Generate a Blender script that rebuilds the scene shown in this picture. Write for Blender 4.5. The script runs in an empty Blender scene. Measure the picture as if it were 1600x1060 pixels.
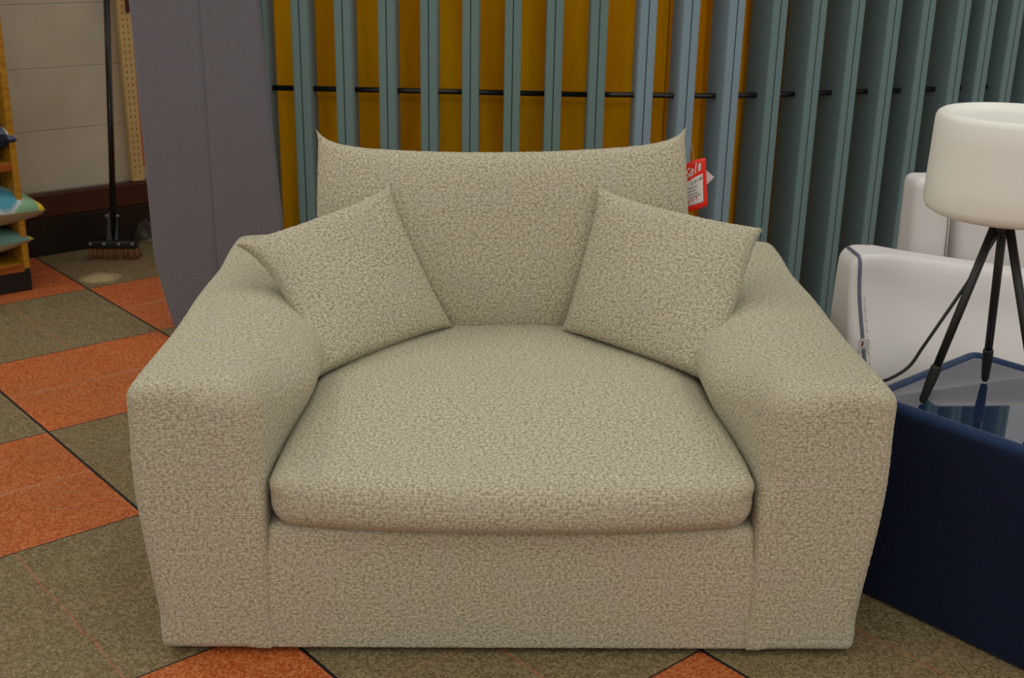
import bpy, math, random
import numpy as np
from mathutils import Vector, Matrix, Quaternion

random.seed(7)
rng = np.random.default_rng(7)
scene = bpy.context.scene
COL = scene.collection
PI = math.pi

# ------------------------------------------------------------------ camera
PITCH, ROLL, CAM_H = math.radians(19.459), math.radians(1.092), 1.37
fw = Vector((0, math.cos(PITCH), -math.sin(PITCH)))
rt0 = Vector((1, 0, 0)); up0 = rt0.cross(fw)
rt = math.cos(ROLL) * rt0 + math.sin(ROLL) * up0
up = -math.sin(ROLL) * rt0 + math.cos(ROLL) * up0
cam_data = bpy.data.cameras.new('camera')
cam = bpy.data.objects.new('camera', cam_data); COL.objects.link(cam)
m = Matrix.Identity(4)
for i in range(3):
    m[i][0] = rt[i]; m[i][1] = up[i]; m[i][2] = -fw[i]
m[0][3], m[1][3], m[2][3] = 0, 0, CAM_H
cam.matrix_world = m
cam_data.sensor_width = 36.0
cam_data.lens = 1881.15 / 1600 * 36.0
cam_data.clip_start = 0.05
cam_data.dof.use_dof = True
cam_data.dof.focus_distance = 2.35
cam_data.dof.aperture_fstop = 7.5
scene.camera = cam

# ------------------------------------------------------------------ world, lights, exposure
world = bpy.data.worlds.new('showroom_ambient'); scene.world = world
world.use_nodes = True
bg = world.node_tree.nodes['Background']
bg.inputs[0].default_value = (1.0, 0.98, 0.92, 1)
bg.inputs[1].default_value = 0.66

def area(name, loc, sx, sy, power, color=(1.0, 0.975, 0.89)):
    d = bpy.data.lights.new(name, 'AREA'); d.shape = 'RECTANGLE'
    d.size, d.size_y, d.energy, d.color = sx, sy, power, color
    o = bpy.data.objects.new(name, d); COL.objects.link(o)
    o.location = loc
    return o
# rows of fluorescent ceiling fixtures above the sales floor
area('ceiling_fluorescent', (-1.7, 0.9, 3.3), 0.6, 2.4, 8)
area('ceiling_fluorescent', (0.2, 0.9, 3.3), 0.6, 2.4, 6)
area('ceiling_fluorescent', (2.0, 0.9, 3.3), 0.6, 2.4, 12)
area('ceiling_fluorescent', (0.2, 3.2, 3.3), 0.6, 1.6, 7)
area('ceiling_fluorescent', (2.2, 3.2, 3.3), 0.6, 1.6, 12)
area('ceiling_fluorescent', (-2.7, 3.5, 3.3), 0.6, 1.6, 30)
area('ceiling_fluorescent', (-1.7, -2.4, 3.3), 0.6, 2.4, 30)
area('ceiling_fluorescent', (0.2, -2.4, 3.3), 0.6, 2.4, 30)
area('ceiling_fluorescent', (2.0, -2.4, 3.3), 0.6, 2.4, 30)

vs = scene.view_settings
vs.view_transform = 'Standard'; vs.look = 'None'; vs.exposure = -0.26; vs.gamma = 1.0
vs.use_curve_mapping = False

# ------------------------------------------------------------------ helpers
def s2l(c):
    return tuple(((v / 255) / 12.92 if v / 255 <= 0.04045 else ((v / 255 + 0.055) / 1.055) ** 2.4) for v in c)

def tag(o, label=None, cat=None, group=None, kind=None):
    if label: o['label'] = label
    if cat: o['category'] = cat
    if group: o['group'] = group
    if kind: o['kind'] = kind
    return o

def empty(name, loc=(0, 0, 0), rz=0.0, label=None, cat=None, group=None):
    o = bpy.data.objects.new(name, None); COL.objects.link(o)
    o.location = loc; o.rotation_euler = (0, 0, rz); o.empty_display_size = 0.1
    return tag(o, label, cat, group)

def mesh_obj(name, V, F, mats, parent=None, uv=None, smooth=True, mat_idx=None):
    """V (n,3) array, F list/array of faces, uv: (nloops,2)"""
    me = bpy.data.meshes.new(name)
    V = np.asarray(V, dtype=np.float32)
    if isinstance(F, np.ndarray):
        nf, k = F.shape
        me.vertices.add(len(V)); me.vertices.foreach_set('co', V.ravel())
        me.loops.add(nf * k); me.loops.foreach_set('vertex_index', F.astype(np.int32).ravel())
        me.polygons.add(nf)
        me.polygons.foreach_set('loop_start', np.arange(0, nf * k, k, dtype=np.int32))
        me.polygons.foreach_set('loop_total', np.full(nf, k, dtype=np.int32))
        me.update(calc_edges=True)
    else:
        me.from_pydata([tuple(v) for v in V.tolist()], [], F)
    if uv is not None:
        l = me.uv_layers.new(name='UVMap')
        l.data.foreach_set('uv', np.asarray(uv, dtype=np.float32).ravel())
    if smooth:
        me.polygons.foreach_set('use_smooth', np.ones(len(me.polygons), dtype=bool))
    if not isinstance(mats, (list, tuple)): mats = [mats]
    for mt in mats: me.materials.append(mt)
    if mat_idx is not None:
        me.polygons.foreach_set('material_index', np.asarray(mat_idx, dtype=np.int32))
    me.validate(); me.update()
    o = bpy.data.objects.new(name, me); COL.objects.link(o)
    if parent is not None: o.parent = parent
    return o

def rbox(lo, hi, r, step, rfun=None):
    """Rounded box made of six gridded faces with shared vertices.
    r: corner radius, rfun(P)->radius per vertex (optional). Returns V, F, uv(loops)."""
    lo = np.array(lo, float); hi = np.array(hi, float)
    c = (lo + hi) / 2; h = (hi - lo) / 2
    n = np.maximum(np.ceil(2 * h / step).astype(int), 2)
    ax = [np.linspace(-h[i], h[i], n[i] + 1) for i in range(3)]
    idx = {}; V = []; F = []; UV = []
    N1 = n + 1
    lut = -np.ones((N1[0], N1[1], N1[2]), dtype=np.int32)
    verts = []
    cnt = 0
    def face(axis, side):
        nonlocal cnt
        a, b = [(1, 2), (0, 2), (0, 1)][axis]
        ia, ib = np.meshgrid(np.arange(N1[a]), np.arange(N1[b]), indexing='ij')
        I = [None] * 3
        I[a] = ia; I[b] = ib; I[axis] = np.full_like(ia, n[axis] if side > 0 else 0)
        cur = lut[I[0], I[1], I[2]]
        new = cur < 0
        k = int(new.sum())
        ids = cur.copy(); ids[new] = np.arange(cnt, cnt + k); cnt += k
        lut[I[0], I[1], I[2]] = ids
        P = np.stack([ax[0][I[0]], ax[1][I[1]], ax[2][I[2]]], -1)
        verts.append(P[new])
        q = np.stack([ids[:-1, :-1], ids[1:, :-1], ids[1:, 1:], ids[:-1, 1:]], -1).reshape(-1, 4)
        # unfolded uv in metres, continuous with the front (-y) face
        if axis == 1: uvp = np.stack([P[..., 0], P[..., 2]], -1)
        elif axis == 2: uvp = np.stack([P[..., 0], side * (h[2] + P[..., 1] + h[1])], -1)
        else: uvp = np.stack([side * (h[0] + P[..., 1] + h[1]), P[..., 2]], -1)
        uq = np.stack([uvp[:-1, :-1], uvp[1:, :-1], uvp[1:, 1:], uvp[:-1, 1:]], 2).reshape(-1, 4, 2)
        flip = (side > 0) == (axis == 1)
        if flip: q = q[:, ::-1]; uq = uq[:, ::-1]
        F.append(q); UV.append(uq)
    for axis in (1, 2, 0):
        for side in (-1, 1): face(axis, side)
    P = np.concatenate(verts); F = np.concatenate(F); UV = np.concatenate(UV).reshape(-1, 2)
    rr = np.full(len(P), r) if rfun is None else rfun(P + c)
    rr = np.minimum(rr, h.min() * 0.999)[:, None]
    inner = np.clip(P, -(h - rr), (h - rr))
    d = P - inner; L = np.linalg.norm(d, axis=1, keepdims=True); L[L == 0] = 1
    P = inner + rr * d / L
    return P + c, F, UV + c[0]

def smooth01(t):
    t = np.clip(t, 0, 1); return t * t * (3 - 2 * t)

def box_arrays(boxes):
    """Plain boxes [(lo,hi),...] to V,F"""
    V = []; F = []
    for lo, hi in boxes:
        b = len(V)
        for z in (lo[2], hi[2]):
            for x, y in ((lo[0], lo[1]), (hi[0], lo[1]), (hi[0], hi[1]), (lo[0], hi[1])):
                V.append((x, y, z))
        F += [[b, b+3, b+2, b+1], [b+4, b+5, b+6, b+7], [b, b+1, b+5, b+4], [b+1, b+2, b+6, b+5], [b+2, b+3, b+7, b+6], [b+3, b, b+4, b+7]]
    return np.array(V, float), F

def box(name, lo, hi, mat, parent=None, bevel=0.0, seg=2):
    V, F = box_arrays([(lo, hi)])
    o = mesh_obj(name, V, F, mat, parent, smooth=False)
    if bevel:
        b = o.modifiers.new('bevel', 'BEVEL'); b.width = bevel; b.segments = seg; b.limit_method = 'ANGLE'
    return o

def tube_arrays(pts, radii, n=14, cap=True):
    pts = [Vector(p) for p in pts]
    if not hasattr(radii, '__len__'): radii = [radii] * len(pts)
    V = []; F = []
    t0 = (pts[1] - pts[0]).normalized()
    ref = Vector((0, 0, 1)) if abs(t0.z) < 0.9 else Vector((1, 0, 0))
    nrm = (ref - t0 * ref.dot(t0)).normalized()
    prev = t0
    for i, p in enumerate(pts):
        if i == 0: t = t0
        elif i == len(pts) - 1: t = (pts[i] - pts[i-1]).normalized()
        else: t = ((pts[i+1] - pts[i]).normalized() + (pts[i] - pts[i-1]).normalized()).normalized()
        q = prev.rotation_difference(t); nrm = (q @ nrm); nrm = (nrm - t * nrm.dot(t)).normalized(); prev = t
        bn = t.cross(nrm)
        for k in range(n):
            a = 2 * PI * k / n
            V.append(tuple(p + radii[i] * (math.cos(a) * nrm + math.sin(a) * bn)))
    for i in range(len(pts) - 1):
        for k in range(n):
            k2 = (k + 1) % n
            F.append([i*n + k, i*n + k2, (i+1)*n + k2, (i+1)*n + k])
    if cap:
        F.append(list(range(n))[::-1]); F.append([(len(pts)-1)*n + k for k in range(n)])
    return V, F

def tube(name, pts, radii, mat, parent=None, n=14):
    V, F = tube_arrays(pts, radii, n)
    o = mesh_obj(name, np.array(V), F, mat, parent)
    return o

def smooth_path(pts, sub=8):
    """Catmull-Rom through pts"""
    P = [np.array(p, float) for p in pts]
    P = [2*P[0] - P[1]] + P + [2*P[-1] - P[-2]]
    out = []
    for i in range(1, len(P) - 2):
        for k in range(sub):
            t = k / sub
            out.append(0.5*((2*P[i]) + (-P[i-1]+P[i+1])*t + (2*P[i-1]-5*P[i]+4*P[i+1]-P[i+2])*t*t + (-P[i-1]+3*P[i]-3*P[i+1]+P[i+2])*t**3))
    out.append(P[-2])
    return [tuple(p) for p in out]

def lathe(name, prof, mat, parent=None, n=72):
    V = []; F = []
    for r, z in prof:
        for k in range(n):
            a = 2*PI*k/n; V.append((r*math.cos(a), r*math.sin(a), z))
    for i in range(len(prof) - 1):
        for k in range(n):
            k2 = (k+1) % n
            F.append([i*n+k, i*n+k2, (i+1)*n+k2, (i+1)*n+k])
    F.append([k for k in range(n)][::-1]); F.append([(len(prof)-1)*n+k for k in range(n)])
    return mesh_obj(name, np.array(V), F, mat, parent)

# ------------------------------------------------------------------ materials
def newmat(name):
    mt = bpy.data.materials.new(name); mt.use_nodes = True
    nt = mt.node_tree
    return mt, nt, nt.nodes['Principled BSDF']

def nd(nt, kind, **kw):
    n = nt.nodes.new(kind)
    for k, v in kw.items(): setattr(n, k, v)
    return n

def math_n(nt, op, a, b=None, c=None):
    n = nd(nt, 'ShaderNodeMath', operation=op)
    for i, v in enumerate((a, b, c)):
        if v is None: continue
        if isinstance(v, (int, float)): n.inputs[i].default_value = v
        else: nt.links.new(v, n.inputs[i])
    return n.outputs[0]

def mix_rgb(nt, fac, a, b, blend='MIX'):
    n = nd(nt, 'ShaderNodeMix', data_type='RGBA', blend_type=blend)
    for s, v in ((n.inputs[0], fac), (n.inputs[6], a), (n.inputs[7], b)):
        if isinstance(v, (int, float)): s.default_value = v
        elif isinstance(v, tuple): s.default_value = v if len(v) == 4 else (*v, 1)
        else: nt.links.new(v, s)
    return n.outputs[2]

def ramp(nt, fac, stops):
    n = nd(nt, 'ShaderNodeValToRGB')
    cr = n.color_ramp
    while len(cr.elements) < len(stops): cr.elements.new(0.5)
    for e, (p, c) in zip(cr.elements, stops):
        e.position = p; e.color = c if len(c) == 4 else (*c, 1)
    nt.links.new(fac, n.inputs[0])
    return n.outputs[0]

def simple(name, rgb, rough=0.6, metal=0.0, noise=None, bump=None, spec=0.5, coat=0.0, sheen=0.0):
    """noise=(scale, amount) colour mottling; bump=(scale, strength, distance)"""
    mt, nt, bs = newmat(name)
    base = s2l(rgb)
    bs.inputs['Base Color'].default_value = (*base, 1)
    bs.inputs['Roughness'].default_value = rough
    bs.inputs['Metallic'].default_value = metal
    bs.inputs['Specular IOR Level'].default_value = spec
    bs.inputs['Coat Weight'].default_value = coat
    bs.inputs['Sheen Weight'].default_value = sheen
    tc = nd(nt, 'ShaderNodeTexCoord')
    if noise:
        nz = nd(nt, 'ShaderNodeTexNoise'); nz.inputs['Scale'].default_value = noise[0]; nz.inputs['Detail'].default_value = 5
        nt.links.new(tc.outputs['Object'], nz.inputs['Vector'])
        lo = tuple(max(0, v * (1 - noise[1])) for v in base); hi = tuple(min(1, v * (1 + noise[1])) for v in base)
        nt.links.new(ramp(nt, nz.outputs['Fac'], [(0.3, lo), (0.7, hi)]), bs.inputs['Base Color'])
    if bump:
        nb = nd(nt, 'ShaderNodeTexNoise'); nb.inputs['Scale'].default_value = bump[0]; nb.inputs['Detail'].default_value = 4
        nt.links.new(tc.outputs['Object'], nb.inputs['Vector'])
        b = nd(nt, 'ShaderNodeBump'); b.inputs['Strength'].default_value = bump[1]; b.inputs['Distance'].default_value = bump[2]
        nt.links.new(nb.outputs['Fac'], b.inputs['Height']); nt.links.new(b.outputs['Normal'], bs.inputs['Normal'])
    return mt

def boucle(name, cream, gap, nub, cell=(0.0062, 0.0052), height=0.0030):
    mt, nt, bs = newmat(name)
    L = nt.links
    uv = nd(nt, 'ShaderNodeUVMap'); uv.uv_map = 'UVMap'
    mp = nd(nt, 'ShaderNodeMapping'); mp.inputs['Scale'].default_value = (1/cell[0], 1/cell[1], 1)
    L.new(uv.outputs['UV'], mp.inputs['Vector'])
    # slight wander of the weave
    wn = nd(nt, 'ShaderNodeTexNoise', noise_dimensions='2D'); wn.inputs['Scale'].default_value = 0.35; wn.inputs['Detail'].default_value = 2
    L.new(mp.outputs['Vector'], wn.inputs['Vector'])
    wv = nd(nt, 'ShaderNodeVectorMath', operation='MULTIPLY_ADD')
    L.new(wn.outputs['Color'], wv.inputs[0]); wv.inputs[1].default_value = (0.9, 0.35, 0); L.new(mp.outputs['Vector'], wv.inputs[2])
    vo = nd(nt, 'ShaderNodeTexVoronoi', voronoi_dimensions='2D', feature='SMOOTH_F1')
    vo.inputs['Scale'].default_value = 1.0; vo.inputs['Randomness'].default_value = 0.9; vo.inputs['Smoothness'].default_value = 0.35
    L.new(wv.outputs[0], vo.inputs['Vector'])
    v2 = nd(nt, 'ShaderNodeTexNoise', noise_dimensions='2D')
    v2.inputs['Scale'].default_value = 1.05; v2.inputs['Detail'].default_value = 1.5
    L.new(wv.outputs[0], v2.inputs['Vector'])
    h1 = math_n(nt, 'SUBTRACT', 1.0, math_n(nt, 'MULTIPLY', vo.outputs['Distance'], 1.3))
    sx = nd(nt, 'ShaderNodeSeparateXYZ'); L.new(wv.outputs[0], sx.inputs[0])
    row = math_n(nt, 'ABSOLUTE', math_n(nt, 'SUBTRACT', math_n(nt, 'FRACT', sx.outputs['Y']), 0.5))
    hh = math_n(nt, 'ADD', math_n(nt, 'MULTIPLY', h1, 0.30), math_n(nt, 'MULTIPLY', v2.outputs['Fac'], 0.85))
    hh = math_n(nt, 'SUBTRACT', hh, math_n(nt, 'MULTIPLY', row, 0.20))
    # colour: taupe in the pits, cream loops, a few brighter nubs
    c0 = ramp(nt, hh, [(0.30, s2l(gap)), (0.50, s2l(cream)), (0.72, s2l(nub))])
    big = nd(nt, 'ShaderNodeTexNoise', noise_dimensions='2D'); big.inputs['Scale'].default_value = 14; big.inputs['Detail'].default_value = 4
    L.new(uv.outputs['UV'], big.inputs['Vector'])
    c2 = mix_rgb(nt, math_n(nt, 'MULTIPLY', ramp(nt, big.outputs['Fac'], [(0.45, (0, 0, 0)), (0.65, (1, 1, 1))]), 0.16), c0, s2l((176, 162, 158)))
    L.new(c2, bs.inputs['Base Color'])
    bs.inputs['Roughness'].default_value = 0.95
    bs.inputs['Specular IOR Level'].default_value = 0.15
    bs.inputs['Sheen Weight'].default_value = 0.12; bs.inputs['Sheen Roughness'].default_value = 0.5
    bp = nd(nt, 'ShaderNodeBump'); bp.inputs['Strength'].default_value = 0.4; bp.inputs['Distance'].default_value = 0.0016
    L.new(hh, bp.inputs['Height']); L.new(bp.outputs['Normal'], bs.inputs['Normal'])
    ds = nd(nt, 'ShaderNodeDisplacement'); ds.inputs['Midlevel'].default_value = 0.6; ds.inputs['Scale'].default_value = height
    L.new(hh, ds.inputs['Height'])
    L.new(ds.outputs['Displacement'], nt.nodes['Material Output'].inputs['Displacement'])
    mt.displacement_method = 'DISPLACEMENT'
    return mt

M_BOUCLE = boucle('cream_boucle', (173, 165, 140), (148, 138, 114), (198, 191, 168))

# terrazzo floor blocks, set on the diagonal
GU = (-0.6539, 0.7566)     # B normal
GN = (0.7566, 0.6539)      # A normal
def floor_mat():
    mt, nt, bs = newmat('terrazzo_checker')
    L = nt.links
    geo = nd(nt, 'ShaderNodeNewGeometry')
    sx = nd(nt, 'ShaderNodeSeparateXYZ'); L.new(geo.outputs['Position'], sx.inputs[0])
    X, Y = sx.outputs['X'], sx.outputs['Y']
    S = 0.6106
    def coord(nv, off):
        d = math_n(nt, 'ADD', math_n(nt, 'MULTIPLY', X, nv[0]), math_n(nt, 'MULTIPLY', Y, nv[1]))
        return math_n(nt, 'DIVIDE', math_n(nt, 'SUBTRACT', d, off), S)
    a = coord(GN, 1.0205); b = coord(GU, 1.2972)
    fa, fb = math_n(nt, 'FLOOR', a), math_n(nt, 'FLOOR', b)
    par = math_n(nt, 'FLOORED_MODULO', math_n(nt, 'ADD', fa, fb), 2.0)
    ra, rb = math_n(nt, 'FRACT', a), math_n(nt, 'FRACT', b)
    def edge(r, w):   # 1 on the line
        e = math_n(nt, 'MINIMUM', r, math_n(nt, 'SUBTRACT', 1.0, r))
        return math_n(nt, 'LESS_THAN', e, w / S)
    def band(r, c, w, soft):
        e = math_n(nt, 'ABSOLUTE', math_n(nt, 'SUBTRACT', r, c))
        return math_n(nt, 'SUBTRACT', 1.0, math_n(nt, 'MINIMUM', math_n(nt, 'DIVIDE', e, w / S), 1.0))
    def noise(scale, detail=3, rough=0.6):
        n = nd(nt, 'ShaderNodeTexNoise'); n.inputs['Scale'].default_value = scale
        n.inputs['Detail'].default_value = detail; n.inputs['Roughness'].default_value = rough
        L.new(geo.outputs['Position'], n.inputs['Vector']); return n.outputs['Fac']
    def vor(scale):
        n = nd(nt, 'ShaderNodeTexVoronoi'); n.inputs['Scale'].default_value = scale
        L.new(geo.outputs['Position'], n.inputs['Vector']); return n
    v1 = vor(210); sp = nd(nt, 'ShaderNodeSeparateColor'); L.new(v1.outputs['Color'], sp.inputs[0])
    v2 = vor(430); sp2 = nd(nt, 'ShaderNodeSeparateColor'); L.new(v2.outputs['Color'], sp2.inputs[0])
    chip = math_n(nt, 'ADD', math_n(nt, 'MULTIPLY', sp.outputs[0], 0.6), math_n(nt, 'MULTIPLY', sp2.outputs[1], 0.4))
    tan = ramp(nt, chip, [(0.12, s2l((90, 74, 46))), (0.5, s2l((121, 106, 75))), (0.88, s2l((152, 138, 107)))])
    red = ramp(nt, chip, [(0.12, s2l((146, 58, 14))), (0.5, s2l((186, 92, 40))), (0.9, s2l((200, 130, 84)))])
    # faint half joints inside the blocks
    wob = math_n(nt, 'MULTIPLY', math_n(nt, 'SUBTRACT', noise(9), 0.5), 0.03)
    j1 = math_n(nt, 'MULTIPLY', band(math_n(nt, 'ADD', ra, wob), 0.5, 0.0045, 1), noise(14))
    j2 = math_n(nt, 'MULTIPLY', band(math_n(nt, 'ADD', rb, wob), 0.5, 0.012, 1), noise(11))
    tan = mix_rgb(nt, math_n(nt, 'MULTIPLY', j1, 0.8), tan, s2l((196, 96, 60)))
    tan = mix_rgb(nt, math_n(nt, 'MULTIPLY', j2, 0.3), tan, s2l((190, 130, 96)))
    red = mix_rgb(nt, math_n(nt, 'MULTIPLY', j2, 0.7), red, s2l((190, 150, 120)))
    col = mix_rgb(nt, par, tan, red)
    big = noise(2.2, 5)
    col = mix_rgb(nt, math_n(nt, 'MULTIPLY', ramp(nt, big, [(0.42, (0, 0, 0)), (0.7, (1, 1, 1))]), 0.25), col, s2l((120, 98, 66)))
    # dried splash and a ring mark near the broom
    def blob(cx, cy, rx, ry, inner=0.0):
        dx = math_n(nt, 'DIVIDE', math_n(nt, 'SUBTRACT', X, cx), rx); dy = math_n(nt, 'DIVIDE', math_n(nt, 'SUBTRACT', Y, cy), ry)
        r = math_n(nt, 'SQRT', math_n(nt, 'ADD', math_n(nt, 'MULTIPLY', dx, dx), math_n(nt, 'MULTIPLY', dy, dy)))
        r = math_n(nt, 'ADD', r, math_n(nt, 'MULTIPLY', math_n(nt, 'SUBTRACT', noise(28), 0.5), 1.1))
        o = ramp(nt, r, [(0.55, (1, 1, 1)), (1.0, (0, 0, 0))])
        if inner:
            o = math_n(nt, 'MULTIPLY', o, ramp(nt, r, [(inner, (0, 0, 0)), (inner + 0.15, (1, 1, 1))]))
        return o
    col = mix_rgb(nt, math_n(nt, 'MULTIPLY', blob(-1.615, 4.50, 0.085, 0.085), 0.6), col, s2l((206, 190, 140)))
    col = mix_rgb(nt, math_n(nt, 'MULTIPLY', blob(-1.66, 4.17, 0.045, 0.05, 0.5), 0.7), col, s2l((112, 88, 30)))
    bl = mix_rgb(nt, edge(rb, 0.0022), col, s2l((52, 38, 32)))
    al = mix_rgb(nt, edge(ra, 0.0038), bl, s2l((26, 26, 30)))
    L.new(al, bs.inputs['Base Color'])
    L.new(ramp(nt, noise(6), [(0.3, (0.42, 0.42, 0.42)), (0.7, (0.6, 0.6, 0.6))]), bs.inputs['Roughness'])
    bs.inputs['Specular IOR Level'].default_value = 0.3
    return mt

def block_wall_mat():
    mt, nt, bs = newmat('painted_block_wall'); L = nt.links
    geo = nd(nt, 'ShaderNodeNewGeometry')
    sx = nd(nt, 'ShaderNodeSeparateXYZ'); L.new(geo.outputs['Position'], sx.inputs[0])
    z = math_n(nt, 'DIVIDE', math_n(nt, 'SUBTRACT', sx.outputs['Z'], 0.0095), 0.2477)
    fz = math_n(nt, 'FRACT', z)
    e = math_n(nt, 'MINIMUM', fz, math_n(nt, 'SUBTRACT', 1.0, fz))
    line = math_n(nt, 'SUBTRACT', 1.0, math_n(nt, 'MINIMUM', math_n(nt, 'MULTIPLY', e, 60.0), 1.0))
    nz = nd(nt, 'ShaderNodeTexNoise'); nz.inputs['Scale'].default_value = 5; nz.inputs['Detail'].default_value = 6
    L.new(geo.outputs['Position'], nz.inputs['Vector'])
    c = ramp(nt, nz.outputs['Fac'], [(0.3, s2l((194, 192, 176))), (0.7, s2l((206, 206, 190)))])
    c = mix_rgb(nt, math_n(nt, 'MULTIPLY', line, 0.35), c, s2l((140, 130, 108)))
    L.new(c, bs.inputs['Base Color']); bs.inputs['Roughness'].default_value = 0.55
    nb = nd(nt, 'ShaderNodeTexNoise'); nb.inputs['Scale'].default_value = 60; L.new(geo.outputs['Position'], nb.inputs['Vector'])
    h = math_n(nt, 'SUBTRACT', math_n(nt, 'MULTIPLY', nb.outputs['Fac'], 0.3), line)
    bp = nd(nt, 'ShaderNodeBump'); bp.inputs['Strength'].default_value = 0.5; bp.inputs['Distance'].default_value = 0.004
    L.new(h, bp.inputs['Height']); L.new(bp.outputs['Normal'], bs.inputs['Normal'])
    return mt

def weave_mat(name, rgb, scale=700, amt=0.22, rough=0.9, sheen=0.2):
    """felt / woven cloth with fine speckle, object space"""
    mt, nt, bs = newmat(name); L = nt.links
    tc = nd(nt, 'ShaderNodeTexCoord')
    n1 = nd(nt, 'ShaderNodeTexNoise'); n1.inputs['Scale'].default_value = scale * 0.5; n1.inputs['Detail'].default_value = 3
    mp = nd(nt, 'ShaderNodeMapping'); mp.inputs['Scale'].default_value = (1, 1, 0.45)
    L.new(tc.outputs['Object'], mp.inputs['Vector']); L.new(mp.outputs['Vector'], n1.inputs['Vector'])
    b = s2l(rgb)
    L.new(ramp(nt, n1.outputs['Fac'], [(0.32, tuple(v*(1-amt) for v in b)), (0.68, tuple(min(1, v*(1+amt)) for v in b))]), bs.inputs['Base Color'])
    bs.inputs['Roughness'].default_value = rough; bs.inputs['Specular IOR Level'].default_value = 0.2
    bs.inputs['Sheen Weight'].default_value = sheen
    bp = nd(nt, 'ShaderNodeBump'); bp.inputs['Strength'].default_value = 0.25; bp.inputs['Distance'].default_value = 0.001
    L.new(n1.outputs['Fac'], bp.inputs['Height']); L.new(bp.outputs['Normal'], bs.inputs['Normal'])
    return mt

def wood_mat(name, light, dark):
    mt, nt, bs = newmat(name); L = nt.links
    tc = nd(nt, 'ShaderNodeTexCoord')
    mp = nd(nt, 'ShaderNodeMapping'); mp.inputs['Scale'].default_value = (4, 30, 30)
    L.new(tc.outputs['Object'], mp.inputs['Vector'])
    nz = nd(nt, 'ShaderNodeTexNoise'); nz.inputs['Scale'].default_value = 1.5; nz.inputs['Detail'].default_value = 5
    L.new(mp.outputs['Vector'], nz.inputs['Vector'])
    L.new(ramp(nt, nz.outputs['Fac'], [(0.35, s2l(dark)), (0.62, s2l(light))]), bs.inputs['Base Color'])
    bs.inputs['Roughness'].default_value = 0.4
    return mt

M_FLOOR = floor_mat()
M_WALL = block_wall_mat()
M_BROWN = simple('dark_brown_rail_paint', (64, 30, 16), 0.5, noise=(4, 0.2))
M_BLACKBASE = simple('black_base_paint', (24, 22, 20), 0.4, noise=(6, 0.3))
M_SLAT_G = weave_mat('green_grey_felt', (105, 129, 126))
M_SLAT_B = weave_mat('blue_grey_felt', (128, 150, 162))
M_SLAT_T = weave_mat('teal_grey_felt', (105, 130, 132))
M_SEAM = simple('dark_seam_thread', (26, 32, 34), 0.9)
M_RODBLK = simple('black_rod_paint', (16, 16, 18), 0.35)
M_RODTIP = simple('cream_plastic_tip', (190, 180, 140), 0.5)
M_PANEL = weave_mat('grey_mauve_cloth', (108, 104, 109), 500, 0.08)
M_PEG = simple('cream_enamel', (206, 184, 128), 0.45, noise=(8, 0.06))
M_SLOT = simple('slot_shadow_paint', (84, 70, 40), 0.9)
M_RED = simple('red_board_paint', (176, 84, 72), 0.5, noise=(20, 0.2))
M_BLACKPL = simple('black_plastic', (14, 14, 16), 0.28)
M_POLE = simple('black_pole_enamel', (12, 12, 16), 0.22)
M_BRISTLE = simple('brown_bristle', (138, 100, 64), 0.9, noise=(160, 0.5), bump=(300, 0.8, 0.004))
M_WRAPGLINT = simple('clear_wrap_highlight', (150, 155, 160), 0.15)  # opaque pale colour for painted highlights on the broom
M_PINE = wood_mat('yellow_pine', (188, 138, 34), (156, 104, 16))
M_PINEFACE = wood_mat('orange_pine_edge', (168, 92, 30), (118, 56, 16))
M_PLINTH = simple('black_plinth_paint', (20, 19, 18), 0.5, noise=(5, 0.2))
M_LEATHER = simple('off_white_leather', (216, 211, 209), 0.42, noise=(3, 0.03), bump=(220, 0.12, 0.001), spec=0.4)
M_PIPING = simple('slate_piping', (92, 96, 112), 0.5)
M_STITCH = simple('pale_stitch_thread', (220, 214, 204), 0.8)
M_LABEL = simple('white_label_cloth', (214, 208, 204), 0.8)
M_LABELRED = simple('label_dark_red', (112, 60, 54), 0.8)
M_LABELBLUE = simple('label_slate', (110, 130, 134), 0.8)
M_VELVET = weave_mat('navy_velvet', (8, 20, 46), 300, 0.25, 0.8, 0.06)
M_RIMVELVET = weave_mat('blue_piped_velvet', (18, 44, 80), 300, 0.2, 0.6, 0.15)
M_SHADE = simple('opal_white_shade', (230, 229, 221), 0.38)
M_LEGBLK = simple('black_lamp_metal', (20, 19, 19), 0.42)
M_TIPBLK = simple('black_rubber_tip', (16, 15, 15), 0.6)
M_SCREW = simple('steel_screw', (170, 160, 150), 0.3, metal=1.0)
M_CORD = simple('dark_grey_cord', (30, 30, 34), 0.45)
M_CARDRED = simple('card_red', (238, 38, 16), 0.5)
M_CARDWHITE = simple('card_white', (226, 220, 216), 0.6)
M_INK = simple('black_ink', (40, 38, 50), 0.7)
M_INKPINK = simple('pink_red_ink', (214, 96, 110), 0.7)
M_STRING = simple('clear_tag_string', (150, 150, 140), 0.4)
M_FOOT = simple('black_glide', (16, 15, 14), 0.6)

def shade_translucent(mt):
    bs = mt.node_tree.nodes['Principled BSDF']
    bs.inputs['Subsurface Weight'].default_value = 0.25
    bs.inputs['Subsurface Radius'].default_value = (0.02, 0.018, 0.014)
shade_translucent(M_SHADE)

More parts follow.
